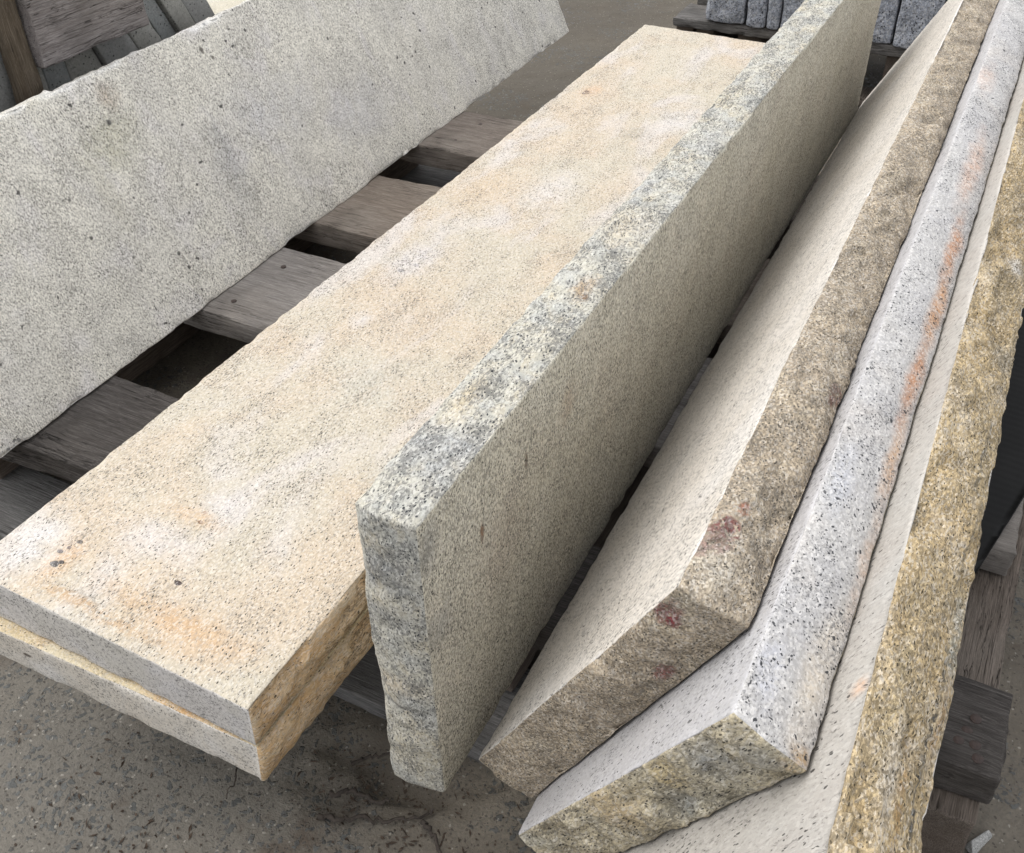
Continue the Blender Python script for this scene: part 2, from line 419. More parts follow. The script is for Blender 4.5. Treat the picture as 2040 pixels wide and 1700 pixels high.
# ---------------------------------------------------------------- the seven slabs
CORN = {"A": [[-1.1649, 0.5046, 0.0749], [-1.1622, 0.508, 0.1573], [-1.1649, 3.0987, 0.0725], [-1.1633, 3.0978, 0.1516], [-0.6656, 0.5065, 0.0613], [-0.6603, 0.5069, 0.1407], [-0.6639, 3.0987, 0.057], [-0.6615, 3.1, 0.1416]], "A2": [[-1.1719, 0.4859, -0.0008], [-1.1689, 0.4831, 0.0732], [-1.1675, 3.0732, -0.0298], [-1.1646, 3.0742, 0.0458], [-0.672, 0.5018, -0.0209], [-0.6667, 0.5065, 0.0549], [-0.6608, 3.0927, -0.0522], [-0.6635, 3.0934, 0.0264]], "B": [[-0.5111, 0.58, -0.0024], [-0.5072, 0.5857, 0.491], [-0.5389, 3.0468, -0.0051], [-0.5306, 3.0479, 0.4832], [-0.4362, 0.5882, 0.001], [-0.4293, 0.5839, 0.4872], [-0.4641, 3.0472, -0.0064], [-0.4498, 3.0505, 0.4874]], "C": [[-1.5532, 0.5646, -0.0242], [-1.7658, 0.5613, 0.4493], [-1.5997, 3.3642, -0.0256], [-1.8123, 3.3609, 0.4479], [-1.4985, 0.5655, 0.0004], [-1.7111, 0.5622, 0.4739], [-1.545, 3.3651, -0.001], [-1.7575, 3.3618, 0.4723]], "D": [[-0.408, 0.6254, 0.0395], [-0.1741, 0.6365, 0.4773], [-0.4625, 3.1059, 0.0042], [-0.2293, 3.115, 0.4334], [-0.3292, 0.6303, 0.0014], [-0.1024, 0.6443, 0.445], [-0.3816, 3.1067, -0.0389], [-0.1549, 3.1184, 0.4045]], "E": [[-0.3231, 0.5737, 0.0075], [-0.0859, 0.5299, 0.4701], [-0.4134, 3.7075, -0.0903], [-0.1389, 3.4163, 0.4389], [-0.252, 0.5746, -0.0326], [-0.0157, 0.5317, 0.4281], [-0.3422, 3.7094, -0.1303], [-0.0633, 3.3704, 0.4064]], "F": [[-0.2131, 0.1767, 0.029], [0.0197, 0.1706, 0.4838], [-0.3117, 3.4073, -0.0826], [-0.049, 3.232, 0.4263], [-0.1416, 0.1787, -0.0109], [0.0878, 0.1744, 0.4372], [-0.2401, 3.4093, -0.1225], [0.0277, 3.1907, 0.3956]]}
OR = (.62, .34, .14)
cream, ochre, pinkw, green = (.505, .455, .365), (.60, .47, .31), (.58, .54, .51), (.56, .55, .47)
stA = [((.075, .055, .057), (.030, .045, .03), (.56, .34, .17), .6, .1), ((.074, .047, .057), (.0060, .0045, .01), (.02, .016, .018), 1, .75), ((.078, .052, .057), (.004, .003, .01), (.03, .02, .018), 1, .7),
       ((.066, .062, .057), (.004, .003, .01), (.05, .025, .02), 1, .7), ((.074, .081, .057), (.004, .003, .01), (.05, .03, .02), 1, .7), ((.070, .070, .057), (.003, .003, .01), (.10, .05, .03), 1, .6),
       ((.200, .085, .057), (.005, .0035, .01), (.05, .03, .03), 1, .7), ((.081, .680, .057), (.006, .005, .01), (.04, .035, .03), 1, .7), ((.120, .023, .057), (.035, .010, .02), (.40, .26, .13), .7, .2, 'grain'),
       ((.093, .702, .057), (.005, .004, .01), (.06, .05, .04), .9, .7), ((.163, .160, .057), (.004, .003, .01), (.10, .05, .03), 1, .7), ((.158, .172, .057), (.003, .003, .01), (.12, .06, .03), 1, .7),
       ((.155, .165, .057), (.05, .02, .03), (.58, .39, .23), .6, .1), ((.235, .045, .057), (.12, .03, .03), (.52, .35, .20), .8, .1), ((.17, .02, .057), (.16, .012, .03), (.46, .30, .16), .6, .1, 'grain'),
       ((.04, .06, .057), (.05, .06, .03), (.62, .60, .59), .8, .1), ((.14, .12, .057), (.07, .035, .03), (.60, .56, .54), .8, .1), ((.17, .19, .057), (.05, .03, .03), (.60, .57, .56), .7, .1),
       ((.051, 1.413, .057), (.03, .05, .03), (.56, .37, .22), .6, .1), ((.045, 1.40, .057), (.008, .014, .01), (.12, .06, .04), .9, .6, 'grain'),
       ((.20, 1.27, .057), (.045, .05, .03), (.26, .25, .21), .6, .1, 'grain'), ((.26, 1.36, .057), (.07, .10, .03), (.60, .58, .57), .8, .1),
       ((.163, 1.00, .057), (.06, .10, .03), (.60, .57, .55), .8, .1), ((.08, .72, .057), (.05, .10, .03), (.60, .57, .57), .8, .1), ((.10, .55, .057), (.02, .03, .03), (.62, .60, .60), .7, .1),
       ((.20, .44, .057), (.09, .07, .03), (.46, .45, .39), .6, .1), ((.30, .32, .057), (.03, .05, .03), (.58, .57, .56), .6, .1), ((.06, .95, .057), (.05, .12, .03), (.52, .41, .28), .5, .1)]
mA = granite('beige_flamed_granite', cream, (0.524, 0.438, 0.335), pinkw, dark=0.22, gs=430, ds=440, streak=(1, .45, 1), srot=(0, 0, 62), seed=1, patch=6, c3amt=.8, stains=stA, clus=(.35, 1.4), cs=26, dcol=(.07, .065, .055), tone=.14, bst=.45)
mAs = granite('sawn_granite', (0.506, 0.484, 0.462), (0.484, 0.462, 0.418), (0.550, 0.539, 0.550), dark=0.3, gs=420, ds=330, seed=2, patch=9, c3amt=.6, cs=40, dcol=(.09, .09, .09), light=.15, tone=0.1, bst=.08, rough=.6, clus=(.6, 1.15))
mAr = granite('split_tan_granite', (0.636, 0.468, 0.291), (0.545, 0.361, 0.187), (0.576, 0.495, 0.384), dark=0.36, gs=330, ds=430, streak=(1, .3, 1.6), srot=(0, 8, 0), seed=3, patch=22, c3amt=.7, cs=24, dcol=(.10, .08, .055), bst=.9, edge=.15)
mA2 = granite('sawn_granite_below', (0.550, 0.517, 0.462), (0.517, 0.473, 0.407), (0.572, 0.561, 0.550), dark=0.3, gs=420, ds=330, seed=5, patch=9, cs=40, dcol=(.09, .09, .09), light=.15, tone=0.1, bst=.08, rough=.6, stains=[((.07, 0, .03), (.008, .01, .004), (.05, .03, .02), .9, .5)], clus=(.6, 1.15))
mA2t = granite('ochre_edge_granite', (.62, .54, .38), (.56, .44, .26), (.60, .38, .18), dark=.15, seed=6, patch=9, c3amt=.5, dcol=(.10, .09, .07), stains=[((.26, 0, .05), (.09, .05, .05), (.52, .28, .10), .85, .1)])
A = block('granite_slab', CORN['A'], [mA, mAs, mAr], seed=1, fine=.0006, rough={'x1': .013, 'x0': .002, 'y1': .002}, bulge={'x1': .008}, chip=.0022, fmat={'y0': 1, 'x1': 2}, foli=(1, .35, 1.6), cell=.0045, r=.0018)
tag(A, 'cream beige flat granite slab with rust spots, upper one of the pair lying on the pallet', 'stone slab', 'granite slabs on the pallet')
A2 = block('granite_slab', CORN['A2'], [mA2t, mA2, mAr], seed=2, fine=.0006, rough={'x1': .014, 'x0': .002}, bulge={'x1': .006}, chip=.0018, fmat={'y0': 1, 'x1': 2}, foli=(1, .35, 1.6), r=.003)
tag(A2, 'flat granite slab with a rusty orange front ledge, directly under the cream beige slab', 'stone slab', 'granite slabs on the pallet')

stB = [((.059, .093, .257), (.02, .005, .015), (.20, .09, .03), 1, .3), ((.059, .174, .271), (.02, .004, .014), (.20, .13, .07), .9, .3), ((.059, .26, .274), (.02, .03, .03), (.46, .33, .22), .5, .1),
       ((.059, .012, .31), (.03, .03, .03), (.19, .195, .20), .6, .1), ((.059, .13, .21), (.03, .07, .10), (.50, .42, .34), .5, .1), ((.055, .02, .22), (.03, .04, .03), (.24, .25, .26), .5, .1)]
mB = granite('grey_tan_flamed_granite', (0.631, 0.589, 0.479), (0.595, 0.552, 0.437), (0.675, 0.589, 0.471), dark=0.4, gs=400, ds=440, streak=(1, 1, .55), srot=(38, 0, 0), seed=7, patch=8, c3amt=0.3, stains=stB, clus=(.85, 1.1), cs=34, dcol=(.07, .065, .055), tone=.2, light=.25, bst=.6)
stBt = [((.040, .335, .343), (.016, .03, .03), (.40, .25, .11), .75, .1), ((.046, .325, .343), (.005, .012, .02), (.14, .07, .03), .9, .2, 'grain'), ((.05, .24, .343), (.02, .04, .02), (.55, .50, .38), .6, .1),
        ((.035, .08, .343), (.05, .06, .03), (.34, .355, .38), .6, .1), ((.02, .14, .343), (.016, .06, .03), (.56, .45, .28), .55, .1), ((.03, .46, .343), (.05, .07, .03), (.58, .49, .36), .55, .1), ((.015, .55, .343), (.02, .06, .03), (.38, .40, .43), .55, .1), ((.045, .70, .343), (.02, .08, .03), (.36, .37, .38), .5, .1),
        ((.02, .0, .285), (.06, .03, .035), (.20, .21, .22), .75, .1), ((.02, .0, .235), (.06, .03, .02), (.29, .30, .30), .7, .1), ((.02, .0, .15), (.06, .02, .02), (.48, .40, .28), .75, .1), ((.02, .0, .12), (.06, .02, .006), (.16, .16, .15), .8, .1),
        ((.02, .0, .06), (.06, .02, .05), (.42, .38, .28), .7, .1)]
mBt = granite('split_blue_grey_granite', (0.510, 0.490, 0.415), (0.448, 0.450, 0.415), (0.530, 0.461, 0.325), dark=0.42, gs=330, ds=440, streak=(1, .5, .6), srot=(0, 20, 48), seed=8, patch=34, c3amt=0.6, stains=stBt, clus=(.45, 1.3), cs=60, dcol=(.06, .065, .078), bst=0.8, edge=.15)
B = block('granite_slab', CORN['B'], [mB, mBt], seed=3, fine=.0006, rough={'z1': .008, 'y0': .0048, 'y1': .002}, bulge={'y0': .003, 'z1': .002}, chip=.0018, fmat={'z1': 1, 'y0': 1}, foli=(1, .8, 1.3), cell=.0045, r=.0018)
tag(B, 'tall grey tan granite slab standing upright on its long edge beside the cream slab', 'stone slab', 'granite slabs on the pallet')

kk = (.045, .043, .04)
stC = [((.042, .57, .27), (.05, .09, .06), (.60, .58, .44), .75, .1), ((.042, .61, .325), (.05, .03, .03), (.55, .45, .34), .7, .1), ((.042, .52, .20), (.05, .03, .09), (.56, .53, .42), .45, .1),
       ((.042, .586, .295), (.02, .0045, .006), kk, 1, .5), ((.042, .574, .089), (.02, .004, .004), kk, 1, .5), ((.042, .555, .19), (.02, .003, .003), kk, .9, .5), ((.042, .50, .12), (.02, .003, .003), kk, .9, .5), ((.042, .63, .13), (.02, .003, .003), kk, .9, .5), ((.042, .46, .23), (.02, .003, .003), kk, .9, .5),
       ((.042, .46, .36), (.05, .14, .012), (.74, .70, .58), .75, .1), ((.042, .815, .327), (.02, .005, .007), (.1, .08, .06), 1, .5), ((.042, .83, .31), (.02, .004, .004), (.1, .08, .06), .9, .5),
       ((.042, .88, .20), (.05, .16, .08), (.62, .62, .67), .5, .1), ((.042, 1.1, .12), (.05, .14, .08), (.60, .60, .66), .5, .1), ((.042, .75, .16), (.05, .05, .12), (.48, .48, .49), .6, .1)]
mC = granite('pale_grey_granite', (0.851, 0.818, 0.732), (0.776, 0.747, 0.680), (0.832, 0.799, 0.781), dark=0.36, gs=430, ds=420, seed=9, streak=(1, 1, .6), srot=(-40, 0, 0), patch=9, c3amt=0.8, stains=stC, clus=(.75, 1.15), cs=30, dcol=(.09, .085, .075), tone=.22, light=.35, bst=.5, bigs=0.003)
C_ = block('granite_slab', CORN['C'], [mC], seed=4, fine=.0005, rough={'z1': .006, 'y1': .003}, chip=.0045, chipf=28, cell=.006, r=.002)
tag(C_, 'wide pale grey speckled granite slab leaning back at the left with a chipped top edge', 'stone slab', 'granite slabs on the pallet')

RD = (.15, .008, .022)
stD = [((.026, .050, .346), (.018, .017, .03), RD, 1, .62, 'grain'), ((.032, .066, .346), (.013, .014, .03), RD, 1, .62, 'grain'), ((.036, .089, .346), (.006, .010, .03), (.34, .09, .05), 1, .62, 'grain'), ((.020, .036, .346), (.008, .009, .03), RD, .9, .62, 'grain'),
       ((.066, .273, .346), (.009, .018, .03), (.20, .06, .05), 1, .62, 'grain'), ((.026, .0, .322), (.012, .03, .016), RD, 1, .62, 'grain'), ((.035, .0, .318), (.006, .03, .007), RD, .9, .62, 'grain'), ((.055, .0, .262), (.009, .03, .014), (.24, .07, .07), .95, .62, 'grain'),
       ((.034, .03, .346), (.03, .04, .03), (.60, .57, .50), .6, .1), ((.028, .0, .336), (.012, .02, .02), (.50, .45, .35), .7, .1)]
mD = granite('pale_flamed_granite', (0.641, 0.600, 0.543), (0.605, 0.560, 0.496), (0.652, 0.626, 0.589), dark=0.26, gs=420, ds=420, streak=(1, .7, .5), srot=(30, 0, 0), seed=11, patch=7, c3amt=.5, clus=(.6,1.2), cs=30, dcol=(.13, .125, .115), tone=.10, light=.3, bst=.45)
mDt = granite('split_buff_granite', (0.505, 0.420, 0.308), (0.452, 0.379, 0.287), (0.601, 0.520, 0.393), dark=0.42, gs=300, ds=430, streak=(1, .7, 1), srot=(0, 0, 30), seed=12, patch=20, c3amt=.8, stains=stD, clus=(.6, 1.25), cs=36, dcol=(.09, .08, .065), tone=0.35, bst=1.0, edge=.15)
D = block('granite_slab', CORN['D'], [mD, mDt], seed=5, fine=.0005, rough={'z1': .012, 'y0': .008}, bulge={'z1': .004, 'y0': .003}, chip=.0014, fmat={'z1': 1, 'y0': 1, 'x1': 1}, foli=(1, .6, 1), cell=.0045, r=.0018)
tag(D, 'leaning granite slab with dark red blotches on its rough buff top edge and end', 'stone slab', 'granite slabs on the pallet')

RS = (.50, .24, .11)
stE = [((.024, .83, .368), (.018, .16, .05), (.56, .37, .27), .85, .1), ((.033, .62, .368), (.013, .12, .05), RS, .9, .1), ((.037, .50, .367), (.013, .10, .05), (.54, .28, .12), .98, .1), ((.036, .37, .366), (.012, .10, .05), RS, .9, .1), ((.040, .26, .365), (.010, .09, .05), (.58, .40, .27), .9, .1),
       ((.044, .14, .362), (.010, .09, .05), (.62, .48, .38), .85, .1), ((.004, 1.12, .375), (.02, .09, .05), (.58, .45, .38), .85, .1), ((.036, .03, .361), (.018, .09, .05), (.60, .53, .43), .9, .1),
       ((.004, .0, .362), (.014, .04, .04), (.50, .52, .60), .75, .1), ((.006, .20, .364), (.014, .06, .04), (.50, .52, .58), .5, .1), ((.040, -.036, .358), (.012, .014, .012), (.42, .27, .12), .95, .1),
       ((.012, -.035, .305), (.03, .03, .03), (.26, .28, .30), .8, .1), ((.012, -.03, .255), (.02, .04, .022), (.50, .38, .17), .85, .1), ((.035, -.03, .23), (.02, .04, .03), (.25, .28, .30), .8, .1), ((.012, -.02, .17), (.04, .04, .05), (.48, .36, .20), .8, .1), ((.022, -.04, .345), (.03, .03, .016), (.26, .26, .25), .8, .1), ((.012, -.01, .07), (.04, .04, .05), (.44, .38, .27), .7, .1)]
mE = granite('white_spotted_granite', (0.464, 0.456, 0.449), (0.445, 0.438, 0.441), (0.495, 0.456, 0.417), dark=0.2, gs=330, ds=420, streak=(1, .75, 1), srot=(0, 0, -30), seed=13, patch=7, c3amt=.6, stains=stE[:11], clus=(.1, 1.7), cs=30, dcol=(.06, .065, .075), tone=0.2, light=0.6, bst=.35, flake=(300, .20))
mEf = granite('white_streaked_granite', (0.435, 0.431, 0.439), (0.427, 0.418, 0.423), (0.435, 0.418, 0.406), dark=0.22, gs=360, ds=420, streak=(1, .8, .45), srot=(25, 0, 0), seed=14, patch=7, c3amt=.4, clus=(.3, 1.3), cs=30, dcol=(.12, .12, .12), tone=.08, light=.2, bst=.35)
mEe = granite('split_mottled_granite', (0.546, 0.481, 0.341), (0.494, 0.438, 0.319), (0.520, 0.500, 0.418), dark=0.42, gs=300, ds=430, streak=(1, 1, .4), srot=(0, 35, 0), seed=15, patch=14, c3amt=.7, stains=stE[10:], clus=(.5, 1.3), cs=30, dcol=(.09, .085, .075), tone=0.25, bst=1.0, edge=.15)
E_ = block('granite_slab', CORN['E'], [mE, mEf, mEe], seed=6, fine=.0007, rough={'z1': .0025, 'y0': .012}, bulge={'z1': .003, 'y0': .003}, chip=.0018, fmat={'x0': 1, 'y0': 2, 'x1': 2}, foli=(1, .6, 1), cell=.0045, r=.0025)
tag(E_, 'leaning white granite slab with black flecks and a pinkish rust streak along its top edge', 'stone slab', 'granite slabs on the pallet')

stF = [((.029, .891, .36), (.014, .03, .04), (.60, .62, .64), .95, .1), ((.034, .72, .36), (.02, .03, .04), (.48, .48, .45), .6, .1), ((.041, .375, .355), (.009, .06, .04), (.26, .28, .26), .85, .2, 'grain'), ((.012, .235, .357), (.010, .07, .04), (.56, .53, .48), .7, .1), ((.022, .225, .357), (.005, .07, .04), (.32, .19, .07), .85, .2, 'grain'),
       ((.034, .25, .355), (.0026, .20, .04), (.05, .055, .06), 1, .4, 'grain'), ((.032, .52, .357), (.0022, .14, .04), (.10, .10, .09), .95, .4, 'grain'), ((.004, .30, .357), (.006, .12, .04), (.56, .46, .28), .7, .1), ((.040, .30, .357), (.005, .05, .04), (.40, .24, .10), .7, .2, 'grain')]
mF = granite('pale_side_granite', (0.406, 0.385, 0.351), (0.398, 0.371, 0.337), (0.412, 0.406, 0.387), dark=0.19, gs=380, ds=420, streak=(1, .8, .3), srot=(25, 0, 0), seed=17, patch=7, c3amt=.4, clus=(.4, 1.2), cs=30, dcol=(.14, .13, .12), tone=.08, light=.2, bst=.35, stains=[((-.011, .291, .348), (.012, .012, .014), (.58, .36, .22), .6, .1)])
mFt = granite('split_yellow_granite', (0.506, 0.399, 0.239), (0.466, 0.352, 0.193), (0.548, 0.467, 0.350), dark=0.42, gs=300, ds=420, streak=(1.3, .5, 1), srot=(0, 0, 12), seed=18, patch=16, c3amt=.7, stains=stF, clus=(.5, 1.3), cs=26, dcol=(.085, .068, .04), tone=0.35, bst=1.0, edge=.15)
F_ = block('granite_slab', CORN['F'], [mF, mFt], seed=7, fine=.0005, rough={'z1': .014, 'y0': .007}, bulge={'z1': .003}, chip=.003, fmat={'z1': 1, 'y0': 1}, foli=(1.2, .5, 1), cell=.0045, r=.0018)
tag(F_, 'leaning granite slab with a yellow ochre rough top edge, outermost at the right', 'stone slab', 'granite slabs on the pallet')

# ---------------------------------------------------------------- the pallet they stand on
DT = -.042     # underside of the deck boards
wd = [wood('weathered_deck_wood', a, b, s, .5) for s, a, b in ((1, (.22, .20, .185), (.35, .325, .30)), (2, (.19, .155, .125), (.30, .25, .21)), (3, (.17, .14, .12), (.27, .235, .205)))]
wdk = wood('old_dark_wood', (.095, .085, .078), (.17, .155, .145), 7, .15, bst=1.)
wst = wood('stringer_wood', (.13, .105, .085), (.20, .165, .14), 5, .3, along='y')
wgr = wood('bleached_grey_wood', (.155, .15, .145), (.215, .21, .205), 9, .15, crk=1)
pal = empty('wooden_pallet', W((-.8, 1.6, -GZ)))
tag(pal, 'weathered wooden pallet with spaced boards carrying the leaning and lying granite slabs', 'pallet')
ZB = -.004
DZ = -.032     # deck sits just under the lowest slab arrises
def deck(y0, y1, x0, x1, mat, seed, yr=None, z=0, th=0, rz=0, **k):
    return block('deck_board', box8(x0, x1, y0, y1, DT + DZ + z - th, DZ + z, yr=yr), mat, seed=seed, cell=.01, r=.003, fine=.0008, parent=pal, foli=(.12, 1.5, 1.5), rough={'y0': .004, 'x1': .008, 'x0': .004, 'z1': rz or .0012}, chip=.0025, chipf=22, **k)
DZ = -.002
b1 = deck(.83, 1.10, -1.84, .200, [wdk], 11, yr=(.925, 1.078), th=.018, rz=.0035)
b2 = deck(1.36, 1.67, -1.84, .170, [wd[0]], 12, th=.017)
deck(1.80, 2.105, -1.83, .178, [wd[1]], 13, th=.017)
b4 = deck(2.31, 2.585, -1.84, .165, [wd[2]], 14, th=.017)
for i, (xa, xb) in enumerate(((-1.80, -1.70), (-1.16, -1.04), (-.62, -.50), (.060, .190))):
    block('stringer', box8(xa, xb, .89, 2.57, -.20, -.0635), [wst], seed=20 + i, cell=.012, r=.003, fine=.0008, parent=pal, rough={'y0': .004}, chip=.002)
for i, (ya, yb) in enumerate(((.775, .95), (1.66, 1.82), (2.43, 2.585))):
    block('bottom_board', box8(-1.82, .17, ya, yb, -.238, -.204), [wgr], seed=30 + i, cell=.012, r=.003, fine=.0008, parent=pal, rough={'y0': .003, 'x1': .004}, chip=.002)
rust = plain('rusty_nail', (.055, .035, .028), .7, 300)
def nail(x, y, z, r, par, nm='nail'):
    a = np.linspace(0, 2 * math.pi, 13)[:-1]; V = [(0, 0, .0018)]; 
    V += [(r * .55 * math.cos(t), r * .55 * math.sin(t), .0016) for t in a]
    V += [(r * math.cos(t), r * math.sin(t), .0008) for t in a] + [(r * math.cos(t), r * math.sin(t), -.001) for t in a]
    F = []
    for i in range(12):
        j = (i + 1) % 12
        F += [(0, 1 + i, 1 + j, 1 + j)] if 0 else [(0, 1 + i, 1 + j)]
        for q in (1, 13): F += [(q + i, q + 12 + i, q + 12 + j), (q + i, q + 12 + j, q + j)]
    o = W((x, y, z)); mw = Matrix.Translation(Vector(o))
    n = make(nm, V, F, rust, mw=mw, smooth=False)
    n.parent = par; n.matrix_basis = par.matrix_world.inverted() @ mw
    return n
bpy.context.view_layer.update()
for (x, y) in ((-1.462, 1.59), (-1.47, 1.42)):
    nail(x, y, -.0015, .0045, b2)
for (x, y) in ((-1.45, 2.38), (-1.44, 2.51)):
    nail(x, y, -.0015, .0045, b4)
for (x, y) in ((.158, 1.009), (.150, .984), (.142, .965), (.163, .966), (.169, .946)):
    nail(x, y, -.0015, .0055, b1)

# ---------------------------------------------------------------- black ribbed mat under the right-hand slabs
def mat_rubber():
    g = G('black_ribbed_rubber')
    v = g.n('ShaderNodeSeparateXYZ'); g.l(g.co, v.inputs[0])
    rib = g.ma('SINE', g.ma('MULTIPLY', v.outputs[1], 520.))
    c = g.mix(g.rng(g.noise(20, 4), .4, .7, 0, .5), (.007, .007, .007), (.013, .0125, .012))
    g.l(c, g.b.inputs['Base Color']); g.b.inputs['Roughness'].default_value = .75; g.b.inputs['Specular IOR Level'].default_value = .2
    g.l(g.bump(g.ma('MULTIPLY', rib, g.noise(12, 3)), .12, .0015), g.b.inputs['Normal'])
    return g.m
cm = [(-.05, 1.21, .004), (-.05, 1.21, .016), (-.07, 2.56, .004), (-.07, 2.56, .016), (.104, 1.21, .004), (.104, 1.21, .016), (.396, 2.56, .004), (.396, 2.56, .016)]
mt = block('rubber_mat', cm, [mat_rubber()], seed=40, cell=.012, r=.001, fine=.0008, chip=.001)
tag(mt, 'black ribbed rubber mat lying on the pallet boards behind the yellow ochre slab', 'rubber mat')

# ---------------------------------------------------------------- pack of stone slabs standing on end at the upper left
pk = empty('x', (0, 0, 0)); bpy.data.objects.remove(pk)
gcols = [(.23, .24, .235), (.27, .265, .24), (.25, .25, .24), (.29, .285, .26)]
gm = [granite('packed_granite', c, tuple(x * .85 for x in c), tuple(x * 1.15 for x in c), dark=.16, seed=50 + i, patch=7, cs=22, dcol=(.05, .05, .045), tone=.1, light=.1, bst=.3, gs=260, ds=220) for i, c in enumerate(gcols[:4])]
bounds = [1.150, 1.22, 1.29, 1.362, 1.429, 1.495, 1.574, 1.675, 1.753, 1.806, 1.867, 1.945]
leans = [0, 0, 0, 0, -.05, -.05, -.35, -.44, -.46, -.48, -.50, -.5]
nm = ['first', 'second']
desc = ['dim grey granite slab on edge at the far left of the pack behind the leaning pale slab',
        'narrow grey slab on edge, second from the near end of the pack behind the pale slab',
        'grey slab on edge beneath the brown batten at the left border of the photo',
        'brownish slab on edge just below the sawn left end of the grey timber',
        'dark upright slab on edge under the middle of the grey timber, left of the dark joint',
        'dark upright slab on edge under the grey timber, right of the dark joint',
        'olive grey tilted slab on edge below the right part of the grey timber',
        'tilted slab on edge just past the lower right corner of the grey timber',
        'tilted slab on edge below the dark hole beside the timber end',
        'thin tilted slab on edge, third from the beige end of the pack',
        'tilted grey slab on edge, last of the pack next to the beige block']
for i in range(11):
    y0, y1 = bounds[i] + .001, bounds[i + 1] - .0025
    la, lb = leans[i], leans[i + 1]
    z0, zr, z1 = -.2, .475, .64 - .01 * (i % 3)
    x1 = -1.872 - .006 * (i % 3)
    c8 = []
    for x in (-2.75, x1):
        for y, l in ((y0, la), (y1, lb)):
            for z in (z0, z1): c8.append((x, y + (z - zr) * l, z))
    o = block('granite_slab', c8, [gm[i % 4]], seed=60 + i, cell=.02, r=.003, fine=.0006, rough={'x1': .003}, chip=.002)
    tag(o, desc[i], 'stone slab', 'slabs packed on edge behind the pale leaning slab')
bp = empty('wooden_pallet', W((-2.3, 1.5, -GZ)))
tag(bp, 'low wooden pallet under the pack of stone slabs standing on edge at upper left', 'pallet')
for i, (ya, yb) in enumerate(((1.12, 1.34), (1.45, 1.67), (1.80, 2.02), (2.1, 2.3))):
    block('deck_board', box8(-2.8, -1.86, ya, yb, -.226, -.202), [wd[i % 3]], seed=80 + i, cell=.02, r=.003, parent=bp)
plk = block('timber_plank', box8(-1.868, -1.815, 1.392, 1.70, .475, .78), [wood('grey_plank_wood', (.27, .24, .23), (.38, .35, .34), 21, .35, along='y', crk=2.2)], seed=91, cell=.007, r=.004, fine=.0012, rough={'y0': .006, 'y1': .010, 'z0': .002}, chip=.003, foli=(1, .3, 1))
tag(plk, 'short weathered grey timber plank with long cracks laid against the packed slabs', 'timber')
bt = block('timber_batten', box8(-1.868, -1.834, 1.335, 1.388, .41, .78), [wood('brown_batten_wood', (.11, .085, .06), (.17, .14, .105), 23, .1, along='z')], seed=92, cell=.008, r=.003, fine=.001, rough={'x1': .003}, chip=.003)
tag(bt, 'brown rotten batten standing against the sawn left end of the grey plank', 'timber')
bb = block('stone_block', box8(-2.9, -1.98, 2.02, 2.75, -.238, .30), [granite('beige_block_granite', (.50, .46, .36), (.46, .42, .33), (.52, .49, .42), dark=.1, seed=70, dcol=(.12, .11, .09), tone=.1)], seed=93, cell=.02, r=.005, rough={'x1': .004, 'z1': .003}, chip=.004)
tag(bb, 'pale beige stone block just showing past the pack of slabs at the top border', 'stone block')

# ---------------------------------------------------------------- far pallet with blue grey blocks
fp = empty('wooden_pallet', W((-.7, 3.8, -GZ)))
tag(fp, 'far wooden pallet in deep shade under the row of blue grey granite blocks', 'pallet')
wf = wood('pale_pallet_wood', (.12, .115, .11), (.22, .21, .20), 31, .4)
for i, (ya, yb) in enumerate(((3.668, 3.86), (3.94, 4.10), (4.18, 4.36))):
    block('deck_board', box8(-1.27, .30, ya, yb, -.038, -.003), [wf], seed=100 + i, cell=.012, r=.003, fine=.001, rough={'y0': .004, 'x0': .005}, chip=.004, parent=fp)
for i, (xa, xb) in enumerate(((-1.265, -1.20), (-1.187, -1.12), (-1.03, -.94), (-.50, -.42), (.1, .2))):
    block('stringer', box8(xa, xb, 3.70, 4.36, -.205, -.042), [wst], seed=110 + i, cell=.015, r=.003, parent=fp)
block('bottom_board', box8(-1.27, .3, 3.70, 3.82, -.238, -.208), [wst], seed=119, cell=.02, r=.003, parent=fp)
mG = granite('blue_grey_rough_granite', (0.390, 0.416, 0.472), (0.312, 0.337, 0.385), (0.546, 0.568, 0.621), dark=.35, gs=190, ds=150, seed=33, patch=30, c3amt=.6, clus=(.4, 1.3), cs=60, dcol=(.075, .08, .095), tone=.35, light=.5, bst=1.2)
fx = [(-1.148, -1.002, 0), (-.996, -.928, 0), (-.922, -.878, 0), (-.872, -.76, .0), (-.755, -.615, 0), (-.61, -.489, .0), (-.483, -.35, -.014), (-.345, -.21, 0), (-.2, -.1, 0)]
fd = ['wide blue grey rough granite block at the left end of the far row', 'narrow blue grey granite block, second from the left end of the far row',
      'narrowest blue grey granite block, third from the left in the far row', 'blue grey granite block seen just left of the upright slab top, in the far row', 'blue grey granite block mostly hidden by the upright slab in the far row',
      'blue grey granite block just right of the upright slab in the far row', 'blue grey granite block slightly nearer, above the dark gap in the far row', 'blue grey granite block meeting the leaning slabs in the far row', 'blue grey granite block at the right end of the far row behind the slabs']
for i, (xa, xb, dy) in enumerate(fx[:8]):
    o = block('granite_block', box8(xa, xb, 3.662 + dy, 4.26, 0.0, .36 + .02 * math.sin(i * 2.1)), [mG], seed=120 + i, cell=.008, r=.005, fine=.001, rough={'y0': .007, 'z1': .004}, bulge={'y0': .004}, chip=.004)
    tag(o, fd[i], 'stone block', 'blue grey blocks on the far pallet')

